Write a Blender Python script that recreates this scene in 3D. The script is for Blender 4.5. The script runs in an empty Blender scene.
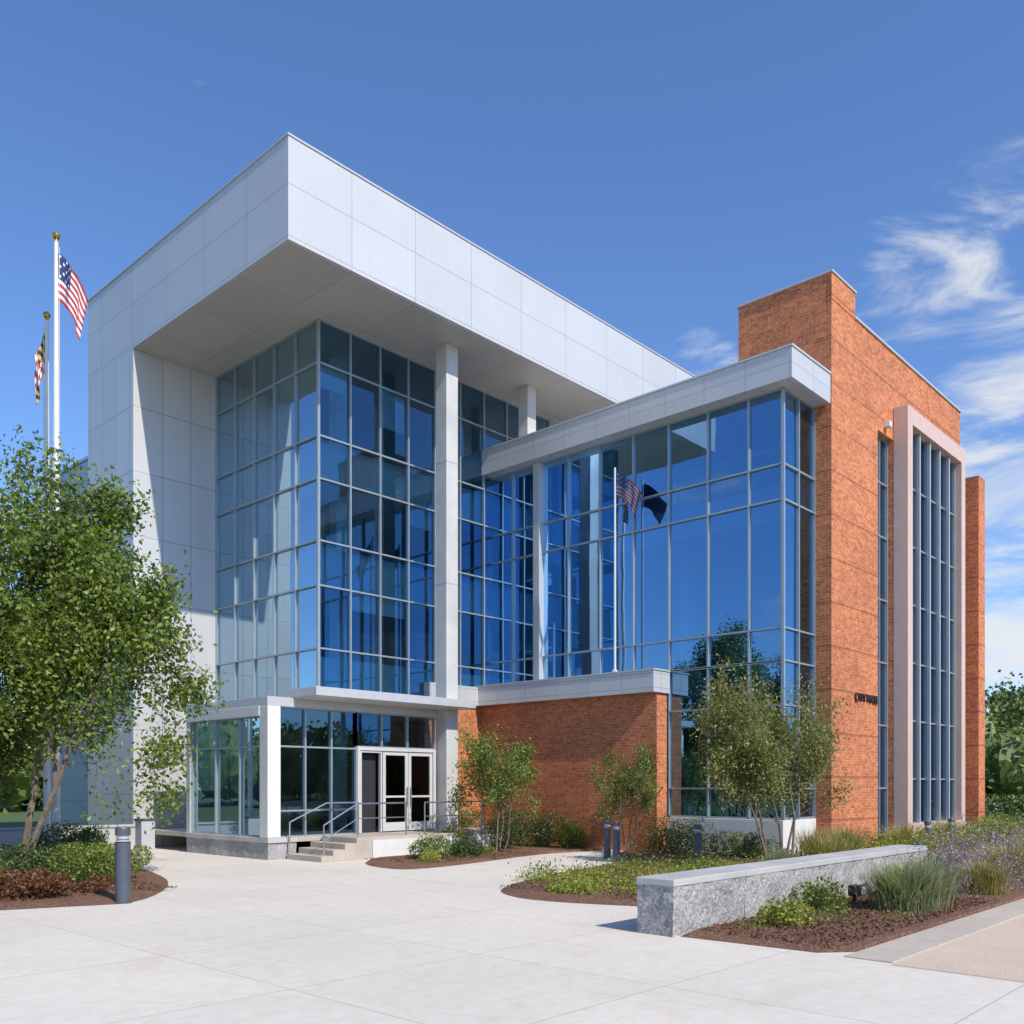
import bpy, math, random
import numpy as np
from mathutils import Vector, Matrix
random.seed(7); RNG=np.random.default_rng(7)
scene=bpy.context.scene
scene.view_settings.view_transform='Standard'
try: scene.view_settings.look='None'
except Exception: pass
scene.view_settings.exposure=0
COL=scene.collection

# ------------------------------------------------------------------ helpers
def link(o,parent=None):
    COL.objects.link(o)
    if parent is not None: o.parent=parent
    return o
def empty(name,loc=(0,0,0)):
    e=bpy.data.objects.new(name,None); e.location=loc; COL.objects.link(e); return e
def mesh_obj(name,verts,faces,mat,parent=None,smooth=False,matidx=None,mats=None):
    me=bpy.data.meshes.new(name); me.from_pydata([tuple(v) for v in verts],[],faces)
    if mats:
        for m in mats: me.materials.append(m)
        if matidx is not None: me.polygons.foreach_set('material_index',matidx)
    elif mat: me.materials.append(mat)
    if smooth: me.polygons.foreach_set('use_smooth',[True]*len(me.polygons))
    me.update()
    return link(bpy.data.objects.new(name,me),parent)
BF=[(0,3,2,1),(4,5,6,7),(0,1,5,4),(1,2,6,5),(2,3,7,6),(3,0,4,7)]
def bv(x0,x1,y0,y1,z0,z1):
    return [(x0,y0,z0),(x1,y0,z0),(x1,y1,z0),(x0,y1,z0),(x0,y0,z1),(x1,y0,z1),(x1,y1,z1),(x0,y1,z1)]
def boxes(name,lst,mat,parent=None,bevel=0):
    V=[];F=[]
    for b in lst:
        o=len(V); V+=bv(*b); F+=[tuple(i+o for i in f) for f in BF]
    ob=mesh_obj(name,V,F,mat,parent)
    if bevel:
        m=ob.modifiers.new('bevel','BEVEL'); m.width=bevel; m.segments=2; m.limit_method='ANGLE'
    return ob
def box(name,x0,x1,y0,y1,z0,z1,mat,parent=None,bevel=0):
    return boxes(name,[(x0,x1,y0,y1,z0,z1)],mat,parent,bevel)
def tubes(name,segs,mat,parent=None,n=8):
    V=[];F=[]
    for p0,p1,r0,r1 in segs:
        p0=Vector(p0);p1=Vector(p1);d=(p1-p0)
        if d.length<1e-5: continue
        d.normalize(); a=d.orthogonal().normalized(); b=d.cross(a)
        o=len(V)
        for p,r in((p0,r0),(p1,r1)):
            for i in range(n):
                t=2*math.pi*i/n; V.append(p+a*math.cos(t)*r+b*math.sin(t)*r)
        for i in range(n):
            j=(i+1)%n; F.append((o+i,o+j,o+n+j,o+n+i))
        F.append(tuple(o+i for i in range(n))[::-1]); F.append(tuple(o+n+i for i in range(n)))
    return mesh_obj(name,V,F,mat,parent)
def polyline(pts,r): return [(pts[i],pts[i+1],r,r) for i in range(len(pts)-1)]
def lathe(name,prof,mat,parent=None,n=24,loc=(0,0,0)):
    V=[];F=[]
    for r,z in prof:
        for i in range(n):
            t=2*math.pi*i/n; V.append((loc[0]+r*math.cos(t),loc[1]+r*math.sin(t),loc[2]+z))
    for k in range(len(prof)-1):
        for i in range(n):
            j=(i+1)%n; F.append((k*n+i,k*n+j,(k+1)*n+j,(k+1)*n+i))
    return mesh_obj(name,V,F,mat,parent,smooth=False)
def sheet(name,poly,z,mat,parent=None):
    return mesh_obj(name,[(x,y,z) for x,y in poly],[tuple(range(len(poly)))],mat,parent)

# ------------------------------------------------------------------ material helpers
def newmat(name):
    m=bpy.data.materials.new(name); m.use_nodes=True
    nt=m.node_tree; b=nt.nodes['Principled BSDF']; return m,nt,b
def N(nt,t,**k):
    n=nt.nodes.new(t)
    for a,v in k.items(): setattr(n,a,v)
    return n
def math_(nt,op,a,b=None,c=None,clamp=False):
    n=N(nt,'ShaderNodeMath',operation=op); n.use_clamp=clamp
    for i,v in enumerate((a,b,c)):
        if v is None: continue
        if isinstance(v,(int,float)): n.inputs[i].default_value=v
        else: nt.links.new(v,n.inputs[i])
    return n.outputs[0]
def mixc(nt,fac,a,b,blend='MIX'):
    n=N(nt,'ShaderNodeMixRGB',blend_type=blend)
    for i,v in enumerate((fac,a,b)):
        if isinstance(v,(int,float)): n.inputs[i].default_value=v
        elif isinstance(v,tuple): n.inputs[i].default_value=(*v[:3],1)
        else: nt.links.new(v,n.inputs[i])
    return n.outputs[0]
def pos(nt): return N(nt,'ShaderNodeNewGeometry').outputs['Position']
def noise(nt,vec,scale,detail=4,rough=.55,dist=0):
    n=N(nt,'ShaderNodeTexNoise'); n.inputs['Scale'].default_value=scale; n.inputs['Detail'].default_value=detail
    n.inputs['Roughness'].default_value=rough; n.inputs['Distortion'].default_value=dist
    nt.links.new(vec,n.inputs['Vector']); return n.outputs['Fac']
def ramp(nt,fac,stops):
    r=N(nt,'ShaderNodeValToRGB'); nt.links.new(fac,r.inputs[0]); e=r.color_ramp.elements
    while len(e)<len(stops): e.new(.5)
    for el,(p,c) in zip(e,stops):
        el.position=p; el.color=(*c,1) if len(c)==3 else c
    return r.outputs[0]
def bump(nt,h,strength,dist,b):
    n=N(nt,'ShaderNodeBump'); n.inputs['Strength'].default_value=strength; n.inputs['Distance'].default_value=dist
    nt.links.new(h,n.inputs['Height']); nt.links.new(n.outputs[0],b.inputs['Normal'])
def plain(name,col,rough=.6,metal=0,var=.12,vs=3,spec=None):
    m,nt,b=newmat(name); p=pos(nt); f=noise(nt,p,vs,5)
    c=ramp(nt,f,[(.3,tuple(x*(1-var) for x in col)),(.7,tuple(min(1,x*(1+var)) for x in col))])
    nt.links.new(c,b.inputs['Base Color']); b.inputs['Roughness'].default_value=rough; b.inputs['Metallic'].default_value=metal
    return m
def wallcoords(nt,ox=0,oz=0):
    g=N(nt,'ShaderNodeNewGeometry'); sp=N(nt,'ShaderNodeSeparateXYZ'); nt.links.new(g.outputs['Position'],sp.inputs[0])
    sn=N(nt,'ShaderNodeSeparateXYZ'); nt.links.new(g.outputs['True Normal'],sn.inputs[0])
    ax=math_(nt,'GREATER_THAN',math_(nt,'ABSOLUTE',sn.outputs[0]),.5)
    az=math_(nt,'GREATER_THAN',math_(nt,'ABSOLUTE',sn.outputs[2]),.5)
    def mx(f,a,b):
        return math_(nt,'ADD',math_(nt,'MULTIPLY',a,math_(nt,'SUBTRACT',1,f)),math_(nt,'MULTIPLY',b,f))
    h=mx(ax,sp.outputs[0],sp.outputs[1]); v=mx(az,sp.outputs[2],sp.outputs[1])
    c=N(nt,'ShaderNodeCombineXYZ'); nt.links.new(math_(nt,'ADD',h,ox),c.inputs[0]); nt.links.new(math_(nt,'ADD',v,oz),c.inputs[1])
    return c.outputs[0],g.outputs['Position']
def bricktex(nt,vec,w,h,mortar,c1,c2,cm,offset=.5,bias=0,smooth=.1):
    t=N(nt,'ShaderNodeTexBrick'); t.offset=offset; t.squash=1; t.inputs['Scale'].default_value=1
    t.inputs['Brick Width'].default_value=w; t.inputs['Row Height'].default_value=h; t.inputs['Mortar Size'].default_value=mortar
    t.inputs['Mortar Smooth'].default_value=smooth; t.inputs['Bias'].default_value=bias
    for i,c in (('Color1',c1),('Color2',c2),('Mortar',cm)): t.inputs[i].default_value=(*c,1)
    nt.links.new(vec,t.inputs['Vector']); return t
def panel_mat(name,w,h,ox=0,oz=0,col=(.56,.57,.585),rough=.42,metal=.35,mort=.012,mk=.55,var=.05):
    m,nt,b=newmat(name); vec,p=wallcoords(nt,ox,oz)
    c1=tuple(x*1.02 for x in col); c2=tuple(x*(1-var) for x in col)
    t=bricktex(nt,vec,w,h,mort,c1,c2,tuple(x*mk for x in col),offset=0)
    f=noise(nt,p,.7,5); c=mixc(nt,1,t.outputs['Color'],ramp(nt,f,[(.3,(.95,.95,.95)),(.7,(1,1,1))]),'MULTIPLY')
    mp=N(nt,'ShaderNodeMapping'); mp.inputs['Scale'].default_value=(5,5,.25); nt.links.new(p,mp.inputs[0])
    f2=noise(nt,mp.outputs[0],1.6,4); c=mixc(nt,1,c,ramp(nt,f2,[(.3,(.975,.975,.97)),(.6,(1,1,1))]),'MULTIPLY')
    nt.links.new(c,b.inputs['Base Color']); b.inputs['Roughness'].default_value=rough; b.inputs['Metallic'].default_value=metal
    h1=math_(nt,'ADD',math_(nt,'MULTIPLY',t.outputs['Fac'],-1),math_(nt,'MULTIPLY',noise(nt,p,.9,2),.5))
    bump(nt,h1,.3,.012,b)
    return m
def brick_mat(name,bands=False,k=1.0):
    m,nt,b=newmat(name); vec,p=wallcoords(nt,.03,.01)
    t=bricktex(nt,vec,.25,.083,.0095,(.61*k,.195*k,.070*k),(.38*k,.10*k,.042*k),(.46*k,.29*k,.19*k),bias=-.2,smooth=.2)
    f=noise(nt,p,.4,6,.65); f2=noise(nt,p,11,3)
    c=mixc(nt,1,t.outputs['Color'],ramp(nt,f,[(.3,(.82,.78,.74)),(.7,(1.14,1.11,1.08))]),'MULTIPLY')
    c=mixc(nt,.6,c,ramp(nt,f2,[(.35,(.6,.55,.5)),(.65,(1.3,1.3,1.25))]),'MULTIPLY')
    h=math_(nt,'MULTIPLY',t.outputs['Fac'],-1)
    if bands:
        sp=N(nt,'ShaderNodeSeparateXYZ'); nt.links.new(p,sp.inputs[0])
        fr=math_(nt,'FRACT',math_(nt,'DIVIDE',math_(nt,'ADD',sp.outputs[2],.3),1.25))
        g=math_(nt,'LESS_THAN',fr,.045)
        c=mixc(nt,math_(nt,'MULTIPLY',g,.5),c,(.14,.05,.025))
        h=math_(nt,'SUBTRACT',h,math_(nt,'MULTIPLY',g,2))
    nt.links.new(c,b.inputs['Base Color']); b.inputs['Roughness'].default_value=.85
    bump(nt,h,.7,.012,b); return m

M={}
M['fascia']=panel_mat('metal_panels_fascia',2.25,1.32,ox=.35,oz=-15.8+1.32*20-.12,col=(.60,.60,.60),mk=.62,var=.03,metal=.22,rough=.36)
M['soffit']=panel_mat('metal_panels_soffit',2.25,2.4,ox=.35,oz=-20.2+2.4*20,col=(.52,.49,.45),metal=.1,rough=.45,mort=.01)
M['legwall']=panel_mat('metal_panels_wall',.98,2.05,ox=-13.4+.98*30,oz=.35,col=(.60,.605,.61),mk=.5,metal=.22,rough=.36)
M['parapet']=panel_mat('metal_panels_parapet',1.3,.42,ox=.2,oz=-12.85+.42*60,col=(.58,.58,.58),mort=.008,metal=.22,rough=.36)
M['backwing']=panel_mat('metal_panels_far',2.0,1.4,col=(.42,.47,.54))
M['brick']=brick_mat('brick'); M['brickb']=brick_mat('brick_banded',True)
M['alu']=plain('aluminium',(.54,.545,.55),.4,.3,.05)
M['mull']=plain('mullion_aluminium',(.36,.41,.43),.4,.5,.06)
M['frame']=plain('window_frame_metal',(.60,.44,.37),.5,.1,.05)
M['framegrey']=plain('window_frame_fin',(.42,.45,.48),.45,.3,.05)
M['white']=plain('white_paint',(.66,.66,.645),.45,0,.06)
M['doorf']=plain('door_frame_paint',(.56,.56,.55),.4,.1,.05)
M['colmn']=plain('column_paint',(.50,.50,.49),.55,.05,.12,1.2)
M['dark']=plain('dark_interior',(.02,.022,.026),.6)
M['black']=plain('black_metal',(.03,.032,.035),.4,.3)
M['bollard']=plain('bollard_paint',(.085,.10,.125),.45,.2)
M['steel']=plain('stainless_steel',(.6,.6,.6),.25,.9,.05)
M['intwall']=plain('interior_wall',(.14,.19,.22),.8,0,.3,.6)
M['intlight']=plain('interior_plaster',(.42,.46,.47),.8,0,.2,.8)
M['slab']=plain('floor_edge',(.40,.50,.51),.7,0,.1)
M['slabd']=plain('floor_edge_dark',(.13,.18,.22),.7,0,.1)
M['ceil']=plain('ceiling',(.40,.42,.41),.8)
M['wood']=plain('interior_wood',(.30,.17,.09),.6,0,.25,2)
M['blind']=plain('window_blind',(.55,.60,.62),.8)
M['bronze']=plain('bronze_letters',(.06,.045,.035),.4,.5)
M['gold']=plain('gold_finial',(.6,.4,.1),.25,.9)
M['reflpole']=plain('reflected_pole',(.50,.58,.66),.5,.1,.02)  # blue-grey tone imitates a pole mirrored in the curtain wall
M['bark']=plain('bark',(.17,.135,.10),.9,0,.4,9)

def glass_mat(name,tint,refl=.22,rcol=(.75,.88,1),fk=.8):
    m=bpy.data.materials.new(name); m.use_nodes=True; nt=m.node_tree; nt.nodes.clear()
    o=N(nt,'ShaderNodeOutputMaterial'); tr=N(nt,'ShaderNodeBsdfTransparent'); gl=N(nt,'ShaderNodeBsdfGlossy'); mx=N(nt,'ShaderNodeMixShader')
    tr.inputs[0].default_value=(*tint,1); gl.inputs[0].default_value=(*rcol,1); gl.inputs['Roughness'].default_value=.003
    fr=N(nt,'ShaderNodeFresnel'); fr.inputs[0].default_value=1.5
    p=pos(nt); nz=noise(nt,p,.55,2)
    bp=N(nt,'ShaderNodeBump'); bp.inputs['Strength'].default_value=.12; bp.inputs['Distance'].default_value=.02; nt.links.new(nz,bp.inputs['Height'])
    nt.links.new(bp.outputs[0],gl.inputs['Normal'])
    f=math_(nt,'ADD',math_(nt,'MULTIPLY',fr.outputs[0],fk),refl,clamp=True)
    nt.links.new(f,mx.inputs[0]); nt.links.new(tr.outputs[0],mx.inputs[1]); nt.links.new(gl.outputs[0],mx.inputs[2]); nt.links.new(mx.outputs[0],o.inputs[0])
    return m
M['glass']=glass_mat('glass_blue',(.30,.50,.68),.38,(.37,.66,1.0))
M['glass_t']=glass_mat('glass_teal',(.36,.55,.62),.10,(.46,.62,.74),.6)
M['glass_f']=glass_mat('glass_tower_front',(.38,.61,.74),.13,(.42,.68,.96))

def concrete_mat(name,col,gx=2.4,gy=2.4,ang=0):
    m,nt,b=newmat(name); p=pos(nt)
    t=bricktex(nt,p,gx,gy,.009,(1,1,1),(.95,.95,.95),(.66,.64,.61),offset=0,smooth=.3)
    f=noise(nt,p,.35,6,.6); f2=noise(nt,p,5,7,.75); f3=noise(nt,p,90,2); f4=noise(nt,p,.8,8,.7,1.0)
    c=mixc(nt,1,ramp(nt,f,[(.3,tuple(x*.93 for x in col)),(.7,tuple(x*1.04 for x in col))]),t.outputs['Color'],'MULTIPLY')
    c=mixc(nt,.7,c,ramp(nt,f2,[(.35,(.88,.87,.85)),(.6,(1.03,1.03,1.03))]),'MULTIPLY')
    c=mixc(nt,.4,c,ramp(nt,f3,[(.35,(.78,.78,.78)),(.6,(1.05,1.05,1.05))]),'MULTIPLY')
    c=mixc(nt,.6,c,ramp(nt,f4,[(.30,(.86,.84,.81)),(.45,(1,1,1))]),'MULTIPLY')
    nt.links.new(c,b.inputs['Base Color']); b.inputs['Roughness'].default_value=.85
    bump(nt,math_(nt,'SUBTRACT',math_(nt,'MULTIPLY',f3,.3),t.outputs['Fac']),.3,.005,b); return m
M['conc']=concrete_mat('plaza_concrete',(.66,.605,.53),2.6,2.6)
M['conc2']=concrete_mat('kerb_concrete',(.48,.42,.35),1.5,9)
def speckle(name,stops,scale,rough=.8,bs=.5,bd=.01,var=(.85,1.1)):
    m,nt,b=newmat(name); p=pos(nt); f=noise(nt,p,scale,6,.7); f2=noise(nt,p,1.2,4)
    c=mixc(nt,1,ramp(nt,f,stops),ramp(nt,f2,[(.3,(var[0],)*3),(.7,(var[1],)*3)]),'MULTIPLY')
    nt.links.new(c,b.inputs['Base Color']); b.inputs['Roughness'].default_value=rough; bump(nt,f,bs,bd,b); return m
M['granite']=speckle('granite',[(.32,(.14,.14,.14)),(.5,(.33,.325,.32)),(.68,(.58,.57,.55))],26,.75,.8,.02,(.75,1.15))
M['granitetop']=speckle('granite_honed',[(.3,(.34,.335,.33)),(.7,(.54,.53,.51))],60,.6,.15,.003)
M['step']=speckle('step_stone',[(.3,(.36,.31,.26)),(.7,(.52,.46,.39))],40,.75,.2,.004)
M['mulch']=speckle('mulch',[(.3,(.055,.026,.016)),(.5,(.19,.095,.055)),(.7,(.38,.22,.14))],22,.95,1,.05)
M['aggregate']=speckle('aggregate_paving',[(.3,(.34,.25,.18)),(.5,(.54,.43,.33)),(.7,(.68,.57,.47))],75,.9,.5,.008,(.94,1.04))
M['grassg']=speckle('lawn_ground',[(.3,(.04,.07,.018)),(.7,(.10,.15,.04))],3,.95,.5,.03)

def leaf_mat(name,dark,light,trans=.35,lo=.3,hi=.85):
    m=bpy.data.materials.new(name); m.use_nodes=True; nt=m.node_tree; nt.nodes.clear()
    o=N(nt,'ShaderNodeOutputMaterial'); g=N(nt,'ShaderNodeNewGeometry')
    f=noise(nt,g.outputs['Position'],1.6,3)
    f=math_(nt,'ADD',math_(nt,'MULTIPLY',f,.7),math_(nt,'MULTIPLY',g.outputs['Random Per Island'],.42))
    c=ramp(nt,f,[(lo,dark),(hi,light)])
    d=N(nt,'ShaderNodeBsdfPrincipled'); d.inputs['Roughness'].default_value=.5; nt.links.new(c,d.inputs['Base Color'])
    t=N(nt,'ShaderNodeBsdfTranslucent'); nt.links.new(mixc(nt,1,c,(1.2,1.3,.6),'MULTIPLY'),t.inputs[0])
    mx=N(nt,'ShaderNodeMixShader'); mx.inputs[0].default_value=trans
    nt.links.new(d.outputs[0],mx.inputs[1]); nt.links.new(t.outputs[0],mx.inputs[2]); nt.links.new(mx.outputs[0],o.inputs[0]); return m
M['leafT']=leaf_mat('leaves_shade_tree',(.05,.09,.014),(.27,.35,.06),.35)
M['leafA']=leaf_mat('leaves_green',(.07,.11,.018),(.28,.34,.07),.4)
M['leafO']=leaf_mat('leaves_olive',(.10,.12,.03),(.36,.36,.13),.4)
M['leafD']=leaf_mat('leaves_dark',(.022,.045,.012),(.10,.15,.035),.2)
M['leafL']=leaf_mat('leaves_lime',(.12,.16,.025),(.44,.45,.08))
M['leafR']=leaf_mat('leaves_red',(.08,.03,.018),(.28,.13,.06))
M['leafF']=leaf_mat('leaves_far',(.045,.08,.018),(.22,.29,.08),.2)
M['grassY']=leaf_mat('grass_straw',(.20,.18,.05),(.52,.45,.20))
M['grassB']=leaf_mat('grass_blue',(.16,.19,.10),(.44,.46,.28))
M['lav']=leaf_mat('flower_lavender',(.20,.14,.20),(.42,.33,.44))

# ------------------------------------------------------------------ foliage
def leaf_mesh(name,C,S,mat,parent=None,flat=0.0,aspect=.55):
    C=np.asarray(C,float); n=len(C); S=np.broadcast_to(np.asarray(S,float),(n,))
    a=RNG.normal(size=(n,3)); a[:,2]*=(1-flat*.5); a/=np.linalg.norm(a,axis=1)[:,None]
    b=RNG.normal(size=(n,3)); b-= (b*a).sum(1)[:,None]*a; b/=np.linalg.norm(b,axis=1)[:,None]
    nn=np.cross(a,b)
    s=S[:,None]
    V=np.empty((n,4,3)); V[:,0]=C-a*s*.5; V[:,1]=C+b*s*aspect*.5+nn*s*.08; V[:,2]=C+a*s*.5; V[:,3]=C-b*s*aspect*.5+nn*s*.08
    me=bpy.data.meshes.new(name); me.vertices.add(4*n); me.vertices.foreach_set('co',V.reshape(-1))
    me.loops.add(4*n); me.loops.foreach_set('vertex_index',np.arange(4*n,dtype=np.int32))
    me.polygons.add(n); me.polygons.foreach_set('loop_start',np.arange(0,4*n,4,dtype=np.int32)); me.polygons.foreach_set('loop_total',np.full(n,4,dtype=np.int32))
    me.materials.append(mat); me.update(calc_edges=True)
    return link(bpy.data.objects.new(name,me),parent)
def tree(name,loc,H,R,stems=4,seed=1,nleaf=9000,leaf=.1,mat=None,levels=3,kids=(6,5,4),r0=.07,splay=.35,clump=.22,low=.12,up=.25,even=.6):
    rnd=random.Random(seed); segs=[]; tw=[]
    def rv(): return Vector((rnd.gauss(0,1),rnd.gauss(0,1),rnd.gauss(0,1)))
    def br(p,d,L,r,lev):
        n=5; st=L/n; nk=kids[lev] if lev<levels else 0
        for i in range(n):
            d=(d+rv()*.13+Vector((0,0,up*.12))).normalized(); q=p+d*st; r1=r*(1-.16)
            segs.append((p.copy(),q.copy(),r,r1,lev)); 
            if lev>=levels-1: tw.append((q.copy(),lev))
            if lev<levels:
                k=nk/n
                if i>=(1 if lev==0 else 0):
                    cnt=int(k)+(1 if rnd.random()<k-int(k) else 0)
                    for _ in range(cnt+(1 if lev==0 and i>1 else 0)):
                        ax=d.cross(rv()).normalized(); dd=(d+ax*rnd.uniform(.7,1.25)).normalized()
                        br(q,dd,L*rnd.uniform(.42,.66)*(1.0 if i<3 else .8),r1*.55,lev+1)
            p=q; r=r1
    for s in range(stems):
        t=2*math.pi*(s+rnd.random()*.5)/stems
        d=Vector((math.cos(t)*splay,math.sin(t)*splay,1)).normalized()
        br(Vector((math.cos(t)*.08*stems/3,math.sin(t)*.08*stems/3,0)),d,1,1,0)
    P=np.array([t[0] for t in tw]); rr=np.hypot(P[:,0],P[:,1]); sx=R*.93/np.percentile(rr,95); sz=H*.97/P[:,2].max()
    def sc(v): return Vector((v.x*sx,v.y*sx,v.z*sz))+Vector(loc)
    root=empty(name,(0,0,0))
    sg=[(sc(a),sc(b),max(.004,ra*r0),max(.003,rb*r0)) for a,b,ra,rb,l in segs]
    tubes('trunk_and_limbs',sg,M['bark'],root,5)
    P=P*np.array([sx,sx,sz])
    ok=P[:,2]>H*low; P=P[ok]
    w=np.array([even+1.3*max(0,math.sin(p[0]*2.3/R*1.7+seed)*math.sin(p[1]*2.1/R*1.9+2)*math.sin(p[2]*2.6/R*1.5)+.25) for p in P])
    w*=.5+np.clip(np.hypot(P[:,0],P[:,1])/R,0,1)+.5*P[:,2]/H
    w/=w.sum()
    idx=RNG.choice(len(P),nleaf,p=w)
    C=P[idx]+RNG.normal(size=(nleaf,3))*clump+np.array(loc)
    leaf_mesh('foliage',C,leaf*RNG.uniform(.6,1.25,nleaf),mat,root)
    return root
def shrub(name,x,y,rx,rz,n,leaf,mat,lobes=7,z=0.0):
    C=[]
    L=[(RNG.normal()*.45*rx,RNG.normal()*.45*rx,RNG.uniform(.25,.65)*rz,RNG.uniform(.4,.62)) for _ in range(lobes)]
    L.append((0,0,rz*.45,.8))
    per=n//len(L)
    for lx,ly,lz,s in L:
        d=RNG.normal(size=(per,3)); d/=np.linalg.norm(d,axis=1)[:,None]; r=RNG.uniform(.55,1.08,per)**.6
        c=d*r[:,None]*np.array([rx*s,rx*s,rz*.6*s/.7])+np.array([lx,ly,lz]); C.append(c)
    C=np.vstack(C); C[:,2]=np.abs(C[:,2])+.02; C+=np.array([x,y,z])
    return leaf_mesh(name,C,leaf*RNG.uniform(.6,1.3,len(C)),mat)
def grass(name,x,y,r,h,n,mat,spread=.8,w=.008):
    V=[];F=[]
    for i in range(n):
        t=RNG.uniform(0,2*math.pi); rr=abs(RNG.normal())*r*.3; bx=x+rr*math.cos(t); by=y+rr*math.sin(t)
        t2=t+RNG.normal()*.5; L=h*RNG.uniform(.6,1.1); sp=spread*RNG.uniform(.15,1)*r
        px_,py_=-math.sin(t2)*w,math.cos(t2)*w; o=len(V)
        for k,(f,ww) in enumerate(((0,1),(.45,.9),(.8,.6),(1,.05))):
            dx=sp*f**1.8; z=L*(f-.35*(sp/max(h,.01))*f**3)
            cx=bx+math.cos(t2)*dx; cy=by+math.sin(t2)*dx
            V.append((cx-px_*ww,cy-py_*ww,z)); V.append((cx+px_*ww,cy+py_*ww,z))
        for k in range(3): F.append((o+2*k,o+2*k+1,o+2*k+3,o+2*k+2))
    return mesh_obj(name,V,F,mat)

# ------------------------------------------------------------------ world
SD=Vector((-.13,-.99,0)).normalized(); EL=math.radians(43)
az=math.atan2(SD.x,SD.y)
w=bpy.data.worlds.new("World"); scene.world=w; w.use_nodes=True; nt=w.node_tree; nt.nodes.clear()
o=N(nt,'ShaderNodeOutputWorld'); sky=N(nt,'ShaderNodeTexSky',sky_type='NISHITA'); sky.sun_disc=False
sky.sun_elevation=EL; sky.sun_rotation=az%(2*math.pi); sky.altitude=50; sky.air_density=1.0; sky.dust_density=.3; sky.ozone_density=2.5
skc=mixc(nt,1,sky.outputs[0],(1.06,1.33,1.72),'MULTIPLY')
bg=N(nt,'ShaderNodeBackground'); bg.inputs[1].default_value=.115; nt.links.new(skc,bg.inputs[0])
bc=N(nt,'ShaderNodeBackground'); bc.inputs[0].default_value=(.88,.91,.95,1); bc.inputs[1].default_value=.92
tc=N(nt,'ShaderNodeTexCoord'); mp=N(nt,'ShaderNodeMapping'); mp.inputs['Scale'].default_value=(1.6,1.6,5.2); mp.inputs['Rotation'].default_value=(.12,.1,0); nt.links.new(tc.outputs['Generated'],mp.inputs[0])
nf=noise(nt,mp.outputs[0],3.2,10,.62,.6)
def dotmask(D,a,b):
    D=Vector(D).normalized(); v=N(nt,'ShaderNodeVectorMath',operation='DOT_PRODUCT'); nt.links.new(tc.outputs['Generated'],v.inputs[0]); v.inputs[1].default_value=D
    mr=N(nt,'ShaderNodeMapRange',interpolation_type='SMOOTHSTEP'); nt.links.new(v.outputs['Value'],mr.inputs[0]); mr.inputs[1].default_value=a; mr.inputs[2].default_value=b
    return mr.outputs[0]
masks=[(dotmask((1.085,.30,.531),.984,.999),.56),(dotmask((1.11,.27,.37),.987,.9985),.95),(dotmask((1.12,.25,.19),.990,.9985),.95),(dotmask((.873,.529,.445),.9985,.9998),.8),(dotmask((-1,.2,.3),.80,.99),.5),(dotmask((-.5,-1,.35),.85,.99),.6)]
mm=None
for a,k in masks:
    a=math_(nt,'MULTIPLY',a,k); mm=a if mm is None else math_(nt,'MAXIMUM',mm,a)
val=math_(nt,'ADD',nf,math_(nt,'MULTIPLY',mm,.34))
cf=N(nt,'ShaderNodeMapRange',interpolation_type='SMOOTHSTEP'); cf.inputs[1].default_value=.65; cf.inputs[2].default_value=.93; nt.links.new(val,cf.inputs[0])
fac=math_(nt,'MULTIPLY',cf.outputs[0],.95,clamp=True)
mx=N(nt,'ShaderNodeMixShader'); nt.links.new(fac,mx.inputs[0]); nt.links.new(bg.outputs[0],mx.inputs[1]); nt.links.new(bc.outputs[0],mx.inputs[2]); nt.links.new(mx.outputs[0],o.inputs[0])
sl=bpy.data.lights.new('sun','SUN'); sl.energy=5.0; sl.angle=math.radians(.53); sl.color=(1,.93,.82)
so=link(bpy.data.objects.new('sun',sl)); tosun=Vector((SD.x*math.cos(EL),SD.y*math.cos(EL),math.sin(EL)))
so.rotation_euler=tosun.to_track_quat('Z','Y').to_euler(); so.location=(0,0,40)

# ------------------------------------------------------------------ ground
sheet('ground',[(-400,-400),(400,-400),(400,400),(-400,400)],-.004,M['grassg'])
sheet('plaza_pavement',[(-30,-25),(60,-25),(60,7.4),(46,13),(23.9,23),(20,29),(13,29),(-30,29)],0,M['conc'])
def bed(name,poly,seed):
    n=len(poly)
    Q=[]
    for i in range(n):
        p0,p1,p2,p3=[Vector(poly[(i+k)%n]) for k in(-1,0,1,2)]
        Q.append(p1)
        if (p2-p1).length<4.2:
            for t in(.33,.66):
                Q.append(.5*((2*p1)+(p2-p0)*t+(2*p0-5*p1+4*p2-p3)*t*t+(3*p1-p0-3*p2+p3)*t**3) if (p1-p0).length<5 and (p3-p2).length<5 else p1.lerp(p2,t))
    P=Q; n=len(P)
    cx=sum((p for p in P),Vector((0,0)))/n
    V=[(p.x,p.y,.004) for p in P]; V2=[]
    for p in P:
        d=(cx-p); L=d.length; q=p+d/L*min(.35,L*.3); V2.append((q.x,q.y,.06))
    F=[(i,(i+1)%n,n+(i+1)%n,n+i) for i in range(n)]+[tuple(n+i for i in range(n))]
    return mesh_obj(name,V+V2,F,M['mulch'])
bed('mulch_bed',[(12.6,12.0),(12.15,11.1),(12.2,10.2),(12.5,9.3),(12.75,8.6),(12.8,7.37),(46,7.37),(46,11.3),(25.65,11.3),(23.5,11.6),(23.5,16.3),(21.5,16.1),(20.5,14.9),(18.3,14.1),(16.3,13.7),(14.6,13.1),(13.4,12.6)],1)
bed('mulch_bed',[(14.4,16.9),(15.5,16.75),(17,17),(20.4,17.7),(23.0,17.4),(23.0,22.9),(20.95,22.9),(20.9,19.9),(15.8,19.9),(14.9,19.0),(14.4,18)],2)
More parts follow.
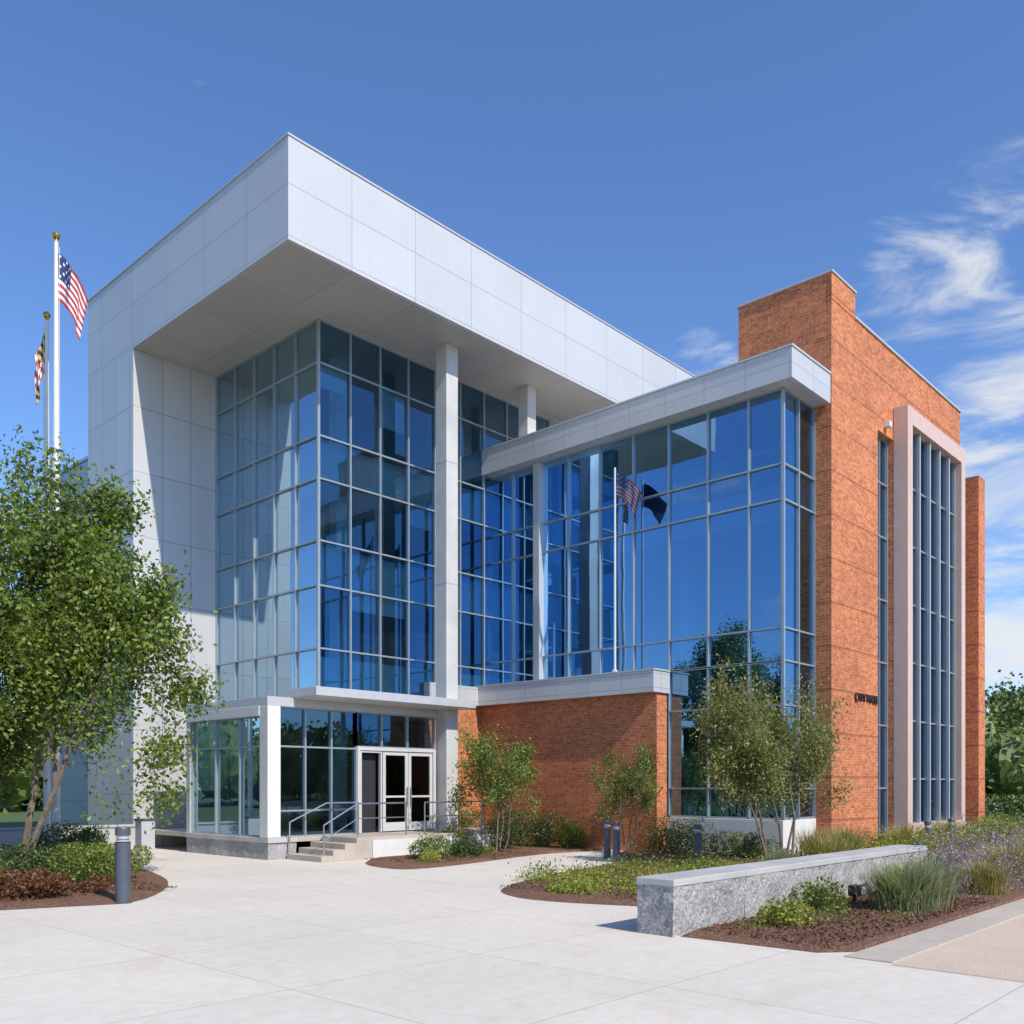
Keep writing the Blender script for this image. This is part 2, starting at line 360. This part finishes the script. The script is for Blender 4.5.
bed('mulch_bed',[(5.3,16.1),(6.9,15.5),(8.0,16.3),(9.2,18.2),(10.0,20.5),(11.2,25.2),(11.0,29),(-2,29),(-6,24),(0,18.5)],3)
bed('mulch_bed',[(10.5,6.74),(10.6,4.9),(11.0,4.56),(60,4.56),(60,6.74)],4)
box('kerb_band',10.55,60,3.98,4.55,-.1,.02,M['conc2'],None,.01)
sheet('aggregate_pavement',[(10.45,3.97),(10.45,-12),(60,-12),(60,3.97)],.004,M['aggregate'])
def chips(name,rects,n):
    C=[]
    for x0,x1,y0,y1 in rects:
        k=int(n/len(rects)); C.append(np.stack([RNG.uniform(x0,x1,k),RNG.uniform(y0,y1,k),RNG.uniform(.055,.085,k)],1))
    C=np.vstack(C); leaf_mesh(name,C,RNG.uniform(.03,.09,len(C)),M['mulch'],aspect=.35)
chips('bark_chips',[(10.8,17,4.7,6.7)],6000); chips('bark_chips',[(12.8,17,9,12.3)],3500); chips('bark_chips',[(15.2,20,17.2,19.5)],2500); chips('bark_chips',[(5.5,8.6,16.6,19)],3000)

# ------------------------------------------------------------------ granite seat wall
sw=empty('granite_seat_wall')
from mathutils import noise as mn
def rough_block(name,x0,x1,y0,y1,z0,z1,mat,parent,amp=.012,step=.09):
    nx=max(2,int((x1-x0)/step)); ny=max(2,int((y1-y0)/step)); nz=max(2,int((z1-z0)/step))
    V=[];F=[];idx={}
    def vid(i,j,k):
        key=(i,j,k)
        if key not in idx:
            x=x0+(x1-x0)*i/nx;y=y0+(y1-y0)*j/ny;z=z0+(z1-z0)*k/nz
            q=mn.noise_vector(Vector((x*5,y*5,z*5)))*amp+mn.noise_vector(Vector((x*17,y*17,z*17)))*amp*.6
            if k==nz: q=Vector((q.x*.6,q.y*.6,0))
            idx[key]=len(V); V.append((x+q.x,y+q.y,z+q.z*.3))
        return idx[key]
    for i in range(nx):
        for j in range(ny):
            F.append((vid(i,j,nz),vid(i+1,j,nz),vid(i+1,j+1,nz),vid(i,j+1,nz)))
        for k in range(nz):
            F.append((vid(i,0,k),vid(i+1,0,k),vid(i+1,0,k+1),vid(i,0,k+1)))
            F.append((vid(i+1,ny,k),vid(i,ny,k),vid(i,ny,k+1),vid(i+1,ny,k+1)))
    for j in range(ny):
        for k in range(nz):
            F.append((vid(0,j+1,k),vid(0,j,k),vid(0,j,k+1),vid(0,j+1,k+1)))
            F.append((vid(nx,j,k),vid(nx,j+1,k),vid(nx,j+1,k+1),vid(nx,j,k+1)))
    return mesh_obj(name,V,F,mat,parent)
xs=[10.4,12.3,14.2,16.1,18.0,19.8]
for i in range(5):
    rough_block('block_%d'%(i+1),xs[i],xs[i+1]-.012,6.78,7.36,-.02,.66,M['granite'],sw,.024,.07)
    box('cap_%d'%(i+1),xs[i]-.01,xs[i+1]-.014,6.765,7.375,.66,.755,M['granitetop'],sw,.012)

# ------------------------------------------------------------------ the building
B=empty('office_building')
def glazing(name,axis,c,a,z,glass,depth=.10,wd=.048,tilt=.0018,skip=None):
    V=[];F=[]
    for i in range(len(a)-1):
        for k in range(len(z)-1):
            if skip and skip(i,k): continue
            tx,tz=RNG.normal()*tilt,RNG.normal()*tilt
            o_=len(V); ha=(a[i+1]-a[i])/2; hz=(z[k+1]-z[k])/2
            for (aa,zz,sa,sz) in ((a[i],z[k],-1,-1),(a[i+1],z[k],1,-1),(a[i+1],z[k+1],1,1),(a[i],z[k+1],-1,1)):
                q=c+sa*ha*tx+sz*hz*tz+.03
                V.append((q,aa,zz) if axis=='x' else (aa,q,zz))
            F.append((o_,o_+1,o_+2,o_+3))
    mesh_obj(name+'_panes',V,F,glass,B)
    L=[]; d0=c-depth*.5; d1=c+depth*.5
    for q in a:
        L.append((d0,d1,q-wd/2,q+wd/2,z[0],z[-1]) if axis=='x' else (q-wd/2,q+wd/2,d0,d1,z[0],z[-1]))
    for q in z:
        e=.004
        for i in range(len(a)-1):
            lo,hi=a[i]+wd/2,a[i+1]-wd/2
            L.append((d0+e,d1-e,lo,hi,q-wd/2+.0,q+wd/2) if axis=='x' else (lo,hi,d0+e,d1-e,q-wd/2,q+wd/2))
    boxes(name+'_mullions',L,M['mull'],B)

box('roof_canopy',13.4,34,20.2,32.2,15.82,18.45,M['fascia'],B)
box('canopy_soffit',13.45,33.9,20.25,28.8,15.79,15.817,M['soffit'],B)
box('canopy_coping',13.37,34.03,20.17,32.23,18.453,18.50,M['alu'],B)
box('portal_leg',13.4,16.9,28.83,32.2,0,15.815,M['legwall'],B)
box('rear_wall',16.9,34,28.95,32.2,0,15.815,M['intlight'],B)
box('rear_wing',14.5,24,32.2,39,0,14.0,M['backwing'],B)
box('rear_wing_coping',14.45,24,32.25,39.05,14.003,14.12,M['alu'],B)
tz=[4.55,6.06,7.93,9.26,11.1,12.37,14.53,15.79]
ty=list(np.linspace(23,28.8,6)); tx=[16.3+1.16*i for i in range(10)]
glazing('tower_side','x',16.3,ty,tz,M['glass_t'])
glazing('tower_front','y',23.0,tx,tz,M['glass_f'])
box('tower_corner_post',16.24,16.32,22.94,23.02,4.5,15.78,M['mull'],B)
for nme,z0,z1 in (('a',4.75,5.85),('b',8.02,9.15),('c',11.2,12.28)):
    box('tower_floor_'+nme,16.5,26.6,23.2,28.94,z0,z1,M['slab'],B)
boxes('tower_interior_columns',[(x-.2,x+.2,y-.2,y+.2,.6,15.78) for x in (18.2,22.5) for y in (24.6,)],M['blind'],B)
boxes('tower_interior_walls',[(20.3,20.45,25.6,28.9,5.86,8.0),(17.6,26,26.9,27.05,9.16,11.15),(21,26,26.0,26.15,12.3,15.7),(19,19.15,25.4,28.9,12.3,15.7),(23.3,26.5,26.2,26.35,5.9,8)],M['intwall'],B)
boxes('tower_bookcases',[(17.2,17.6,24.4+.9*i,25.1+.9*i,9.16,10.6-.2*(i%2)) for i in range(4)]+[(18.6+1.2*i,19.4+1.2*i,24.0,24.3,5.87,6.9+.15*(i%3)) for i in range(4)],M['wood'],B)
bl=[]
for i,k,f in ((0,5,.35),(1,5,.35),(3,5,.5),(2,3,.6),(4,3,.3),(1,1,.5),(3,1,.25),(0,3,.2)):
    bl.append((16.42,16.44,ty[i]+.06,ty[i+1]-.06,tz[k+1]-(tz[k+1]-tz[k])*f,tz[k+1]))
for i,k,f in ((0,5,.3),(2,5,.55),(3,3,.35),(1,1,.3),(2,1,.3)):
    bl.append((tx[i]+.06,tx[i+1]-.06,23.12,23.14,tz[k+1]-(tz[k+1]-tz[k])*f,tz[k+1]))
boxes('tower_blinds',bl,M['blind'],B)
box('lobby_floor',13.78,23.0,21.66,28.8,.45,.588,M['step'],B)
box('lobby_core_wall',17.0,22.5,26.4,26.6,.6,4.4,M['wood'],B)
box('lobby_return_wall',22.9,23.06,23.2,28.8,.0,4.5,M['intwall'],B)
box('vestibule_roof',13.7,20.6,21.62,26.1,4.12,4.37,M['alu'],B,.01)
box('tower_lower_soffit',16.3,23.0,26.1,28.8,4.40,4.52,M['alu'],B)
box('vestibule_corner_pier',13.68,14.08,21.58,21.98,.59,4.115,M['white'],B,.012)
box('vestibule_end_pier',13.74,13.94,25.86,26.06,.59,4.115,M['alu'],B)
boxes('vestibule_head',[(13.66,13.78,21.98,25.86,3.86,4.117)],M['white'],B,.006)
box('lobby_side_wall',16.32,16.45,26.1,28.8,0,4.5,M['legwall'],B)
glazing('vestibule_end','y',26.0,[13.94,15.1,16.3],[.6,1.3,3.05,4.11],M['glass_t'])
box('entry_canopy',14.5,20.45,20.55,21.9,4.38,4.62,M['alu'],B,.012)
box('entry_canopy_soffit',14.56,20.4,20.62,21.6,4.36,4.378,M['white'],B)
glazing('vestibule_side','x',13.84,[21.98,23.2,24.5,25.86],[.6,3.05,3.86],M['glass_t'])
glazing('vestibule_front','y',21.74,[14.08,14.95,15.83,16.7],[.6,1.3,3.05,4.11],M['glass_f'])
glazing('door_transom','y',21.74,[16.7,17.65,18.65,19.75],[3.12,4.11],M['glass_f'])
D=[]
def fr(x0,x1,z0,z1,y0=21.66,y1=21.78,t=.07): 
    D.extend([(x0,x0+t,y0,y1,z0,z1),(x1-t,x1,y0,y1,z0,z1),(x0+t,x1-t,y0+.003,y1-.003,z1-t,z1)])
fr(16.7,19.75,.6,3.11,21.63,21.80,.10)
fr(16.82,17.62,.6,3.0,21.66,21.77,.05)
for x0,x1 in ((17.66,18.64),(18.66,19.64)):
    fr(x0,x1,.62,3.0,21.67,21.75,.11); D.append((x0+.11,x1-.11,21.673,21.747,.62,.88)); D.append((x0+.11,x1-.11,21.675,21.745,1.62,1.68))
boxes('entrance_doors',D,M['doorf'],B,.004)
boxes('entrance_door_glass',[(17.77,18.53,21.70,21.72,.88,2.89),(18.77,19.53,21.70,21.72,.88,2.89)],glass_mat('door_glass',(.06,.07,.08),.0),B)
boxes('dark_doorway_sheet',[(16.89,17.56,21.9,21.93,.6,2.94)],M['dark'],B)  # dark sheet in place of the shade inside the open doorway
tubes('door_pulls',[((18.58,21.62,1.35),(18.58,21.62,1.95),.018,.018),((18.72,21.62,1.35),(18.72,21.62,1.95),.018,.018)],M['steel'],B)
rough_block('granite_base',13.72,14.6,21.62,26.02,-.02,.45,M['granite'],B,.012)
box('granite_base_cap',13.68,14.62,21.57,26.05,.45,.585,M['granitetop'],B,.01)
boxes('entrance_steps',[(14.25+.38*i,14.25+.38*(i+1)+(.0),19.98,21.56,0,.1475*(i+1)) for i in range(3)],M['step'],B,.012)
box('entrance_landing',15.39,20.9,19.98,21.56,0,.588,M['step'],B,.01)
box('landing_fascia',15.9,20.9,19.93,19.975,0,.50,M['white'],B)
rail=polyline([(14.4,20.08,.05),(14.4,20.08,.95),(15.5,20.08,1.5),(17.2,20.08,1.5),(17.2,20.08,.59)],.022)
rail+=polyline([(15.5,20.08,1.5),(15.5,20.08,.59)],.02)+polyline([(14.4,20.08,.55),(15.5,20.08,1.1),(17.2,20.08,1.1)],.014)
rail+=polyline([(17.9,20.08,.59),(17.9,20.08,1.5),(20.2,20.08,1.5),(20.2,20.08,.59)],.022)+polyline([(17.9,20.08,1.1),(20.2,20.08,1.1)],.014)
rail+=polyline([(14.3,21.5,.1),(14.3,21.48,1.0),(15.5,21.48,1.5),(16.6,21.48,1.5),(16.6,21.48,.6)],.022)
tubes('handrails',rail,M['steel'],B,8)
def column(name,x,y,w,z0,z1):
    box(name,x-w/2,x+w/2,y-w/2,y+w/2,z0,z1,M['colmn'],B,.02)
    boxes(name+'_collar',[(x-w/2-.004,x+w/2+.004,y-w/2-.004,y+w/2+.004,z,z+.012) for z in (4.5,8.3,12.1)],M['mull'],B)
column('column_front',20.1,21.5,.5,0,15.788)
column('column_roof',24.05,21.65,.44,12.8,15.788)

WX=23.7
wy=[11.93,12.95,14.26,15.6,16.9,18.2,19.5,20.75,22.0,23.2]
glazing('wing_upper','x',WX,wy,[5.42,6.32,9.83,10.8,12.84],M['glass'])
glazing('wing_lower','x',WX,wy[:4],[1.07,1.9,4.2,5.40],M['glass'])
glazing('wing_return','y',11.93,[23.7,24.6,25.6],[1.07,1.9,4.2,5.42,6.32,9.83,10.8,12.84],M['glass'])
box('wing_corner_post',23.64,23.72,11.87,11.95,1.07,12.84,M['mull'],B)
box('wing_pilaster',23.5,23.8,20.62,20.90,5.40,12.84,M['alu'],B,.01)
box('wing_sill_wall',23.56,23.85,11.85,15.6,0,1.04,M['white'],B,.01)
box('wing_sill_return',23.85,25.6,11.86,12.05,0,1.04,M['white'],B)
box('wing_parapet',23.2,25.58,11.42,28.8,12.86,13.68,M['parapet'],B)
box('wing_parapet_coping',23.17,25.57,11.39,28.8,13.684,13.74,M['alu'],B)
box('wing_roof',25.6,36.6,11.95,28.8,12.87,13.2,M['ceil'],B)
box('low_roof_band',22.8,23.66,15.55,23.3,4.74,5.38,M['parapet'],B)
box('low_roof_coping',22.77,23.64,15.52,23.3,5.383,5.43,M['alu'],B)
box('low_roof_band_return',20.5,22.795,22.8,23.3,4.74,5.378,M['parapet'],B)
box('low_brick_wall',23.07,23.6,15.62,23.3,0,4.735,M['brick'],B)
box('low_brick_return',20.5,23.065,22.95,23.3,0,4.735,M['brick'],B)
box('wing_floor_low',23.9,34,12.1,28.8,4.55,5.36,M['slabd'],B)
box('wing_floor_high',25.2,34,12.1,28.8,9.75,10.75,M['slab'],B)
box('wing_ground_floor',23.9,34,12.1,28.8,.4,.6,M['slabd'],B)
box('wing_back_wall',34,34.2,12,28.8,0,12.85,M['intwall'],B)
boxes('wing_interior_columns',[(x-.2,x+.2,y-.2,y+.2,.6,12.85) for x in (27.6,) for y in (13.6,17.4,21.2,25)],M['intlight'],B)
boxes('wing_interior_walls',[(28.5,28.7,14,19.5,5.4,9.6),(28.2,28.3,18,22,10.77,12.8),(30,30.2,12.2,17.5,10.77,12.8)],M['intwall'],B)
boxes('wing_reception_desks',[(25.5,26.1,13,15,.62,1.7),(27.5,28.3,19,22,5.4,6.4)],M['wood'],B)
boxes('wing_ceiling_beams',[(24.0,34,y-.12,y+.12,12.4,12.86) for y in (13.3,15.6,18.0,20.4,22.8)],M['ceil'],B)
boxes('wing_balustrade',[(25.1,25.14,12.3,23,11.75,11.80),(25.1,25.14,12.3,23,11.25,11.27)]+[(25.1,25.14,12.4+1.3*i,12.44+1.3*i,10.75,11.75) for i in range(8)],M['alu'],B)
box('brick_pier_wall',25.6,28.95,11.4,11.92,0,15.85,M['brickb'],B)
box('brick_pier_tower',25.603,27.2,11.403,14.35,13.25,16.6,M['brick'],B)
boxes('brick_tower_front_veneer',[(25.58,27.21,11.385,11.40,15.85,16.6)],M['brickb'],B)
box('brick_tower_coping',25.55,27.25,11.35,14.4,16.603,16.66,M['alu'],B)
box('brick_wall_over_window',28.953,30.2,11.4,11.92,13.05,15.85,M['brickb'],B)
box('brick_wall_far',30.2,36.7,11.4,14.3,0,15.85,M['brickb'],B)
box('brick_upper_body',27.2,30.19,11.93,14.3,13.2,15.84,M['brick'],B)
box('brick_wall_coping',27.2,36.75,11.35,14.35,15.853,15.92,M['alu'],B)
box('strip_window_recess',28.96,30.19,12.3,12.4,0,13.04,M['dark'],B)
glazing('strip_window','y',11.62,[28.96,29.55,30.18],[.4,1.9,3.9,5.9,7.9,9.9,11.6,13.04],M['glass'])
box('small_lamp',29.4,29.6,11.2,11.4,13.25,13.42,M['white'],B,.01)
boxes('window_surround',[(30.2,30.62,10.93,11.39,.35,14.1),(35.4,35.8,10.93,11.39,.35,14.1),(30.62,35.4,10.935,11.388,13.55,14.097),(30.62,35.4,10.935,11.388,.35,.75)],M['frame'],B,.012)
box('window_backing',30.62,35.4,11.34,11.392,.75,13.55,M['dark'],B)
glazing('tall_window','y',11.22,[30.65,31.6,32.55,33.5,34.45,35.37],[.75,2.2,4.1,6.0,7.9,9.8,11.7,13.54],M['glass_f'])
boxes('window_fins',[(x-.045,x+.045,11.04,11.16,.76,13.54) for x in (31.6,32.55,33.5,34.45)],M['framegrey'],B,.01)
box('end_brick_pier',37.15,37.9,10.88,14.3,0,13.5,M['brickb'],B)
box('end_link_wall',36.7,37.15,11.6,14.3,0,13.2,M['intwall'],B)
fc=bpy.data.curves.new('building_lettering','FONT'); fc.body='CITY HALL'; fc.size=.36; fc.extrude=.025
fo=link(bpy.data.objects.new('building_lettering',fc),B); fo.location=(27.15,11.36,4.5); fo.rotation_euler=(math.radians(90),0,0); fc.materials.append(M['bronze'])

# ------------------------------------------------------------------ flags
def cloth(n,c):
    m,nt,b=newmat(n); f=noise(nt,pos(nt),9,3); nt.links.new(ramp(nt,f,[(.3,tuple(x*.85 for x in c)),(.7,c)]),b.inputs['Base Color']); b.inputs['Roughness'].default_value=.8; return m
FM=[cloth('flag_red',(.45,.03,.04)),cloth('flag_white',(.75,.75,.75)),cloth('flag_blue',(.02,.035,.14)),cloth('flag_gold',(.55,.38,.05)),cloth('flag_black',(.03,.03,.03))]
FM2=[cloth('reflected_red',(.13,.035,.06)),cloth('reflected_white',(.17,.20,.28)),cloth('reflected_blue',(.015,.03,.11)),FM[3],FM[4]]  # dark muted colours paint the dimness of a mirrored flag into the cloth
def flag(name,px_,py_,ztop,out,hoist,fly,outv,drop,parent,kind='us',fold=.09,seed=0,mats=None):
    nu,nv=52,39; V=[];F=[];MI=[]
    perp=Vector((-out[1],out[0]))
    for j in range(nv+1):
        for i in range(nu+1):
            u=i/nu; v=j/nv
            oo=outv*(u**.8)*(1-.35*(v)*u)+.04; z=ztop-v*hoist*(1-.15*u)-drop*u**1.15
            p=fold*math.sin(u*9+v*2.2+seed)*min(1,u*3)+fold*.5*math.sin(u*17-v*3+seed)*u
            oo+=fold*.5*math.sin(u*11+1.3+v*2)*u
            V.append((px_+out[0]*oo+perp.x*p,py_+out[1]*oo+perp.y*p,z))
    for j in range(nv):
        for i in range(nu):
            a=j*(nu+1)+i; F.append((a,a+1,a+nu+2,a+nu+1))
            if kind=='us':
                if i<21 and j<21:
                    star=((i%4 in(1,2)) and (j%4 in (1,2)) and ((i//4+j//4)%2==0)); MI.append(1 if star else 2)
                else: MI.append(0 if (j//3)%2==0 else 1)
            else:
                q=(i<nu//2)==(j<nv//2)
                if q: MI.append(3 if ((i+j)//5)%2==0 else 4)
                else: MI.append(0 if ((i//6)+(j//6))%2==0 else 1)
    return mesh_obj(name,V,F,None,parent,smooth=True,matidx=MI,mats=mats or FM)
def flagpole(name,x,y,H,kind,out,outv,drop,hoist,r=.085,root=None,seed=0,gold=True,fold=.09):
    root=root or empty(name)
    tubes('pole',[((x,y,0),(x,y,H*.5),r,r*.85),((x,y,H*.5),(x,y,H-.15),r*.85,r*.5)],M['white'],root,14)
    lathe('base_collar',[(r*2.2,0),(r*2.2,.08),(r*1.5,.16),(r*1.1,.2)],M['alu'],root,20,(x,y,0))
    lathe('finial',[(.02,-.16),(.05,-.14),(.05,-.1),(.03,-.09),(.09,-.05),(.11,0),(.09,.06),(.05,.1),(.001,.11)],M['gold'],root,16,(x,y,H))
    tubes('halyard',[((x+.09*out[0],y+.09*out[1],1.3),(x+.09*out[0],y+.09*out[1],H-.3),.008,.008)],M['white'],root,5)
    flag('flag',x,y,H-.45,out,hoist,2,outv,drop,root,kind,fold,seed)
    return root
RIGHT=(.681,-.732)
flagpole('flagpole',10.36,27.0,17.3,'us',RIGHT,.88,1.35,1.35,r=.11,fold=.11)
flagpole('flagpole',10.58,28.25,15.6,'state',(-.681,.732),.36,1.2,1.2,r=.10,seed=2,fold=.05)
# solid flagpole added on the low roof to imitate a reflection in the glass
fp=empty('flagpole')
tubes('pole',[((23.0,17.1,5.43),(23.0,17.1,11.7),.042,.034)],M['reflpole'],fp,10)
lathe('base_collar',[(.10,0),(.10,.05),(.04,.12)],M['alu'],fp,16,(23.0,17.1,5.43))
flag('flag',23.0,17.1,11.55,(.12,-.993),.75,1.5,.95,.85,fp,'us',.05,1,FM2)

# ------------------------------------------------------------------ bollards and lights
def bollard(x,y,h=1.05,r=.085):
    b=empty('bollard_light')
    lathe('body',[(r*1.25,0),(r*1.25,.02),(r,.025),(r,h*.80)],M['bollard'],b,24,(x,y,0))
    lathe('lens',[(r*.78,h*.80),(r*.78,h*.90)],M['white'],b,24,(x,y,0))
    lathe('louvres',[(r*.78,h*.80),(r*.98,h*.812),(r*.78,h*.824),(r*.78,h*.84),(r*.98,h*.852),(r*.78,h*.864)],M['alu'],b,24,(x,y,0))
    lathe('cap',[(r*.7,h*.885),(r,h*.89),(r,h*.98),(r*.92,h),(0.001,h)],M['bollard'],b,24,(x,y,0))
bollard(7.07,15.59,1.29,.125)
for x,y,h in ((19.44,11.98,1.05),(19.5,14.45,1.05),(20.3,15.35,1.05),(26.9,9.2,1.0),(29.5,9.4,1.0)):
    bollard(x,y,h,.095)
sp_=empty('garden_spotlight')
box('housing',15.1,15.34,6.3,6.45,.16,.34,M['black'],sp_,.02); box('bracket',15.19,15.25,6.34,6.40,.03,.16,M['black'],sp_); box('visor',15.08,15.36,6.22,6.3,.33,.35,M['black'],sp_)
pw=empty('low_planter_wall'); box('wall',9.2,13.3,28.4,28.75,0,.7,M['alu'],pw,.01); box('coping',9.15,13.33,28.35,28.8,.703,.77,M['granitetop'],pw,.01)
tb=empty('utility_pedestal'); box('cabinet',12.0,12.4,25.3,25.7,.06,1.0,M['alu'],tb,.02); box('plinth',11.95,12.45,25.25,25.75,0,.06,M['granitetop'],tb); box('lid',11.97,12.43,25.27,25.73,1.0,1.05,M['bollard'],tb,.01)

# ------------------------------------------------------------------ trees
tree('shade_tree',(7.45,22.45,0),10.0,3.75,stems=6,seed=11,nleaf=100000,leaf=.135,mat=M['leafT'],r0=.085,splay=.58,clump=.22,low=.13,kids=(7,6,4),even=.8)
tree('ornamental_tree',(19.5,18.75,0),3.8,1.4,stems=4,seed=5,nleaf=9500,leaf=.09,mat=M['leafA'],r0=.035,splay=.45,clump=.11,low=.25)
tree('ornamental_tree',(22.1,16.0,0),3.4,1.0,stems=3,seed=8,nleaf=5500,leaf=.08,mat=M['leafA'],r0=.028,splay=.32,clump=.08,low=.28)
tree('birch_tree',(20.7,10.5,0),5.15,2.0,stems=5,seed=21,nleaf=27000,leaf=.085,mat=M['leafO'],r0=.04,splay=.42,clump=.14,low=.30,even=.9)

# ------------------------------------------------------------------ shrubs
for (x,y,rx,rz,n,l,m) in [
 (6.1,17.0,.75,.5,3500,.07,'leafR'),(5.0,17.6,.8,.55,3500,.07,'leafR'),(7.3,17.2,.4,.3,1200,.06,'leafR'),
 (8.0,19.1,.75,.75,4000,.07,'leafA'),(9.0,20.6,.6,.6,3000,.07,'leafL'),(7.2,20.2,.8,.8,3500,.07,'leafD'),(9.6,22.6,.6,.6,2500,.07,'leafA'),(5.6,19.4,.8,.7,3000,.07,'leafA'),
 (9.9,25.2,.7,.9,2500,.08,'leafD'),(10.6,26.4,.7,.9,2500,.08,'leafA'),
 (21.6,22.3,.75,1.15,3300,.07,'leafD'),(22.2,21.0,.75,1.15,3300,.07,'leafD'),(22.3,19.6,.75,1.1,3300,.07,'leafD'),(22.3,18.4,.65,.95,2800,.07,'leafA'),(19.0,20.0,.5,.85,2600,.06,'leafL'),(20.6,19.7,.6,.95,2600,.06,'leafD'),
 (16.6,18.6,.6,.6,3000,.06,'leafA'),(17.7,18.2,.5,.5,2400,.06,'leafD'),(16.0,17.7,.35,.3,1400,.05,'leafL'),(18.5,18.4,.35,.3,1400,.05,'leafL'),
 (22.6,15.0,.65,1.0,3000,.06,'leafD'),(22.3,14.1,.7,1.0,3000,.06,'leafD'),(22.9,13.2,.5,.7,2200,.06,'leafA'),(22.7,12.2,.5,.7,2000,.06,'leafD'),
 (12.0,5.9,.36,.42,1500,.06,'leafL'),(13.9,6.3,.42,.5,1700,.06,'leafA'),(13.1,10.9,.4,.22,1500,.05,'leafL'),
 (25.4,8.6,.6,.75,2200,.06,'leafL'),(24.2,8.4,.5,.65,1800,.06,'leafA'),(27.8,8.8,.7,.8,2400,.06,'leafL'),(30.5,8.4,.8,.95,2600,.07,'leafA'),(33.0,9.2,.8,1.0,2600,.07,'leafL'),
 (19.0,6.2,.5,.6,1900,.06,'leafA'),(21.6,6.1,.6,.65,1900,.06,'leafL'),
]: shrub('shrub',x,y,rx,rz,n,l,M[m])
def drift(name,pts,mat,n,leaf,rz=.22,rx=.4):
    C=[]
    for x,y in pts:
        c=RNG.normal(size=(n,3))*np.array([rx,rx,rz])*.6; c[:,2]=np.abs(c[:,2])*(1)+.05; C.append(c+np.array([x,y,0]))
    C=np.vstack(C); return leaf_mesh(name,C,leaf*RNG.uniform(.6,1.3,len(C)),mat)
drift('groundcover_plants',[(13.2+RNG.uniform(0,6),10.2+RNG.uniform(-.8,2.6)) for _ in range(26)],M['leafL'],420,.055)
drift('groundcover_plants',[(15+RNG.uniform(0,8),8.2+RNG.uniform(-.3,5)) for _ in range(24)],M['leafA'],420,.06,.26)
drift('groundcover_plants',[(22+RNG.uniform(0,20),8.2+RNG.uniform(-.3,2.6)) for _ in range(50)],M['leafL'],350,.07,.4,.5)
drift('groundcover_plants',[(24+RNG.uniform(0,18),9.4+RNG.uniform(0,1.6)) for _ in range(40)],M['leafA'],350,.07,.5,.5)
for (x,y,r,h,n,m) in [(22.4,10.4,.7,1.0,600,'grassY'),(23.8,10.2,.7,1.0,600,'grassY'),(21.6,9.6,.6,.85,500,'grassY'),(26.2,9.6,.7,1.0,600,'grassY'),(30.5,9.8,.7,1.0,500,'grassY'),(18.4,9.3,.45,.7,400,'grassB'),
  (14.9,5.4,.8,.85,1700,'grassB'),(16.6,5.7,.75,.8,1200,'grassB'),(18.0,5.2,.6,.7,900,'grassY'),(20.5,5.4,.8,.9,900,'grassY'),(24.5,5.8,.8,.9,800,'grassB')]:
    grass('ornamental_grass',x,y,r,h,n,M[m])
drift('lavender_plants',[(17.0+RNG.uniform(0,11),5.8+RNG.uniform(-.8,.9)) for _ in range(42)],M['lav'],420,.05,.72,.40)
drift('groundcover_plants',[(11.4+RNG.uniform(0,3),5.2+RNG.uniform(-.1,1.2)) for _ in range(5)],M['leafO'],120,.05,.12,.25)
# distant trees: leafy shells over bumpy cores, one object
C=[];S=[]
Vc=[];Fc=[]
def core(cx,cy,cz,rx,rz):
    o=len(Vc); nu,nv=10,6
    for j in range(nv+1):
        ph=math.pi*j/nv
        for i in range(nu):
            t=2*math.pi*i/nu; k=1+.18*math.sin(3*t+cx)*math.sin(2*ph+cy)
            Vc.append((cx+rx*k*math.sin(ph)*math.cos(t),cy+rx*k*math.sin(ph)*math.sin(t),max(.0,cz+rz*k*math.cos(ph))))
    for j in range(nv):
        for i in range(nu):
            Fc.append((o+j*nu+i,o+j*nu+(i+1)%nu,o+(j+1)*nu+(i+1)%nu,o+(j+1)*nu+i))
for k in range(380):
    near = k<90
    a=RNG.uniform(-.05,.75) if near else RNG.uniform(.7,2*math.pi-.05)
    R_=RNG.uniform(78,98); x,y=R_*math.cos(a),R_*math.sin(a)
    h=RNG.uniform(7.6,10.8) if near else RNG.uniform(6.5,10.8); r=RNG.uniform(2.4,4); core(x,y,h*.5,r*.78,h*.40)
    n_=1300 if near else 260
    d=RNG.normal(size=(n_,3)); d/=np.linalg.norm(d,axis=1)[:,None]; d*=RNG.uniform(.72,1.05,(n_,1))*(1+.15*np.sin(d[:,:1]*7)*np.sin(d[:,1:2]*6))
    c=d*np.array([r,r,h*.5])+np.array([x,y,h*.52]); c[:,2]=np.maximum(c[:,2],.2); C.append(c); S.append(RNG.uniform(.22,.5,n_) if near else RNG.uniform(.45,.8,n_))
dt=empty('distant_trees')
leaf_mesh('leaves',np.vstack(C),np.concatenate(S),M['leafF'],dt,aspect=.8); mesh_obj('crowns',Vc,Fc,M['leafF'],dt)
hc=np.stack([RNG.uniform(48,60,9000),RNG.uniform(6,34,9000),RNG.uniform(.05,1.5,9000)],1); hc[:,0]=52+(hc[:,0]-52)*.12
leaf_mesh('hedge',hc,RNG.uniform(.12,.25,9000),M['leafF'])

# ------------------------------------------------------------------ camera
cd=bpy.data.cameras.new('camera'); cam=link(bpy.data.objects.new('camera',cd)); cd.sensor_width=36; cd.lens=931.5/1024*36; cd.shift_y=273/1024
cd.clip_end=2000; cam.location=(0,0,2.0); cam.rotation_euler=(math.radians(90),0,-math.atan2(.732,.681)); scene.camera=cam
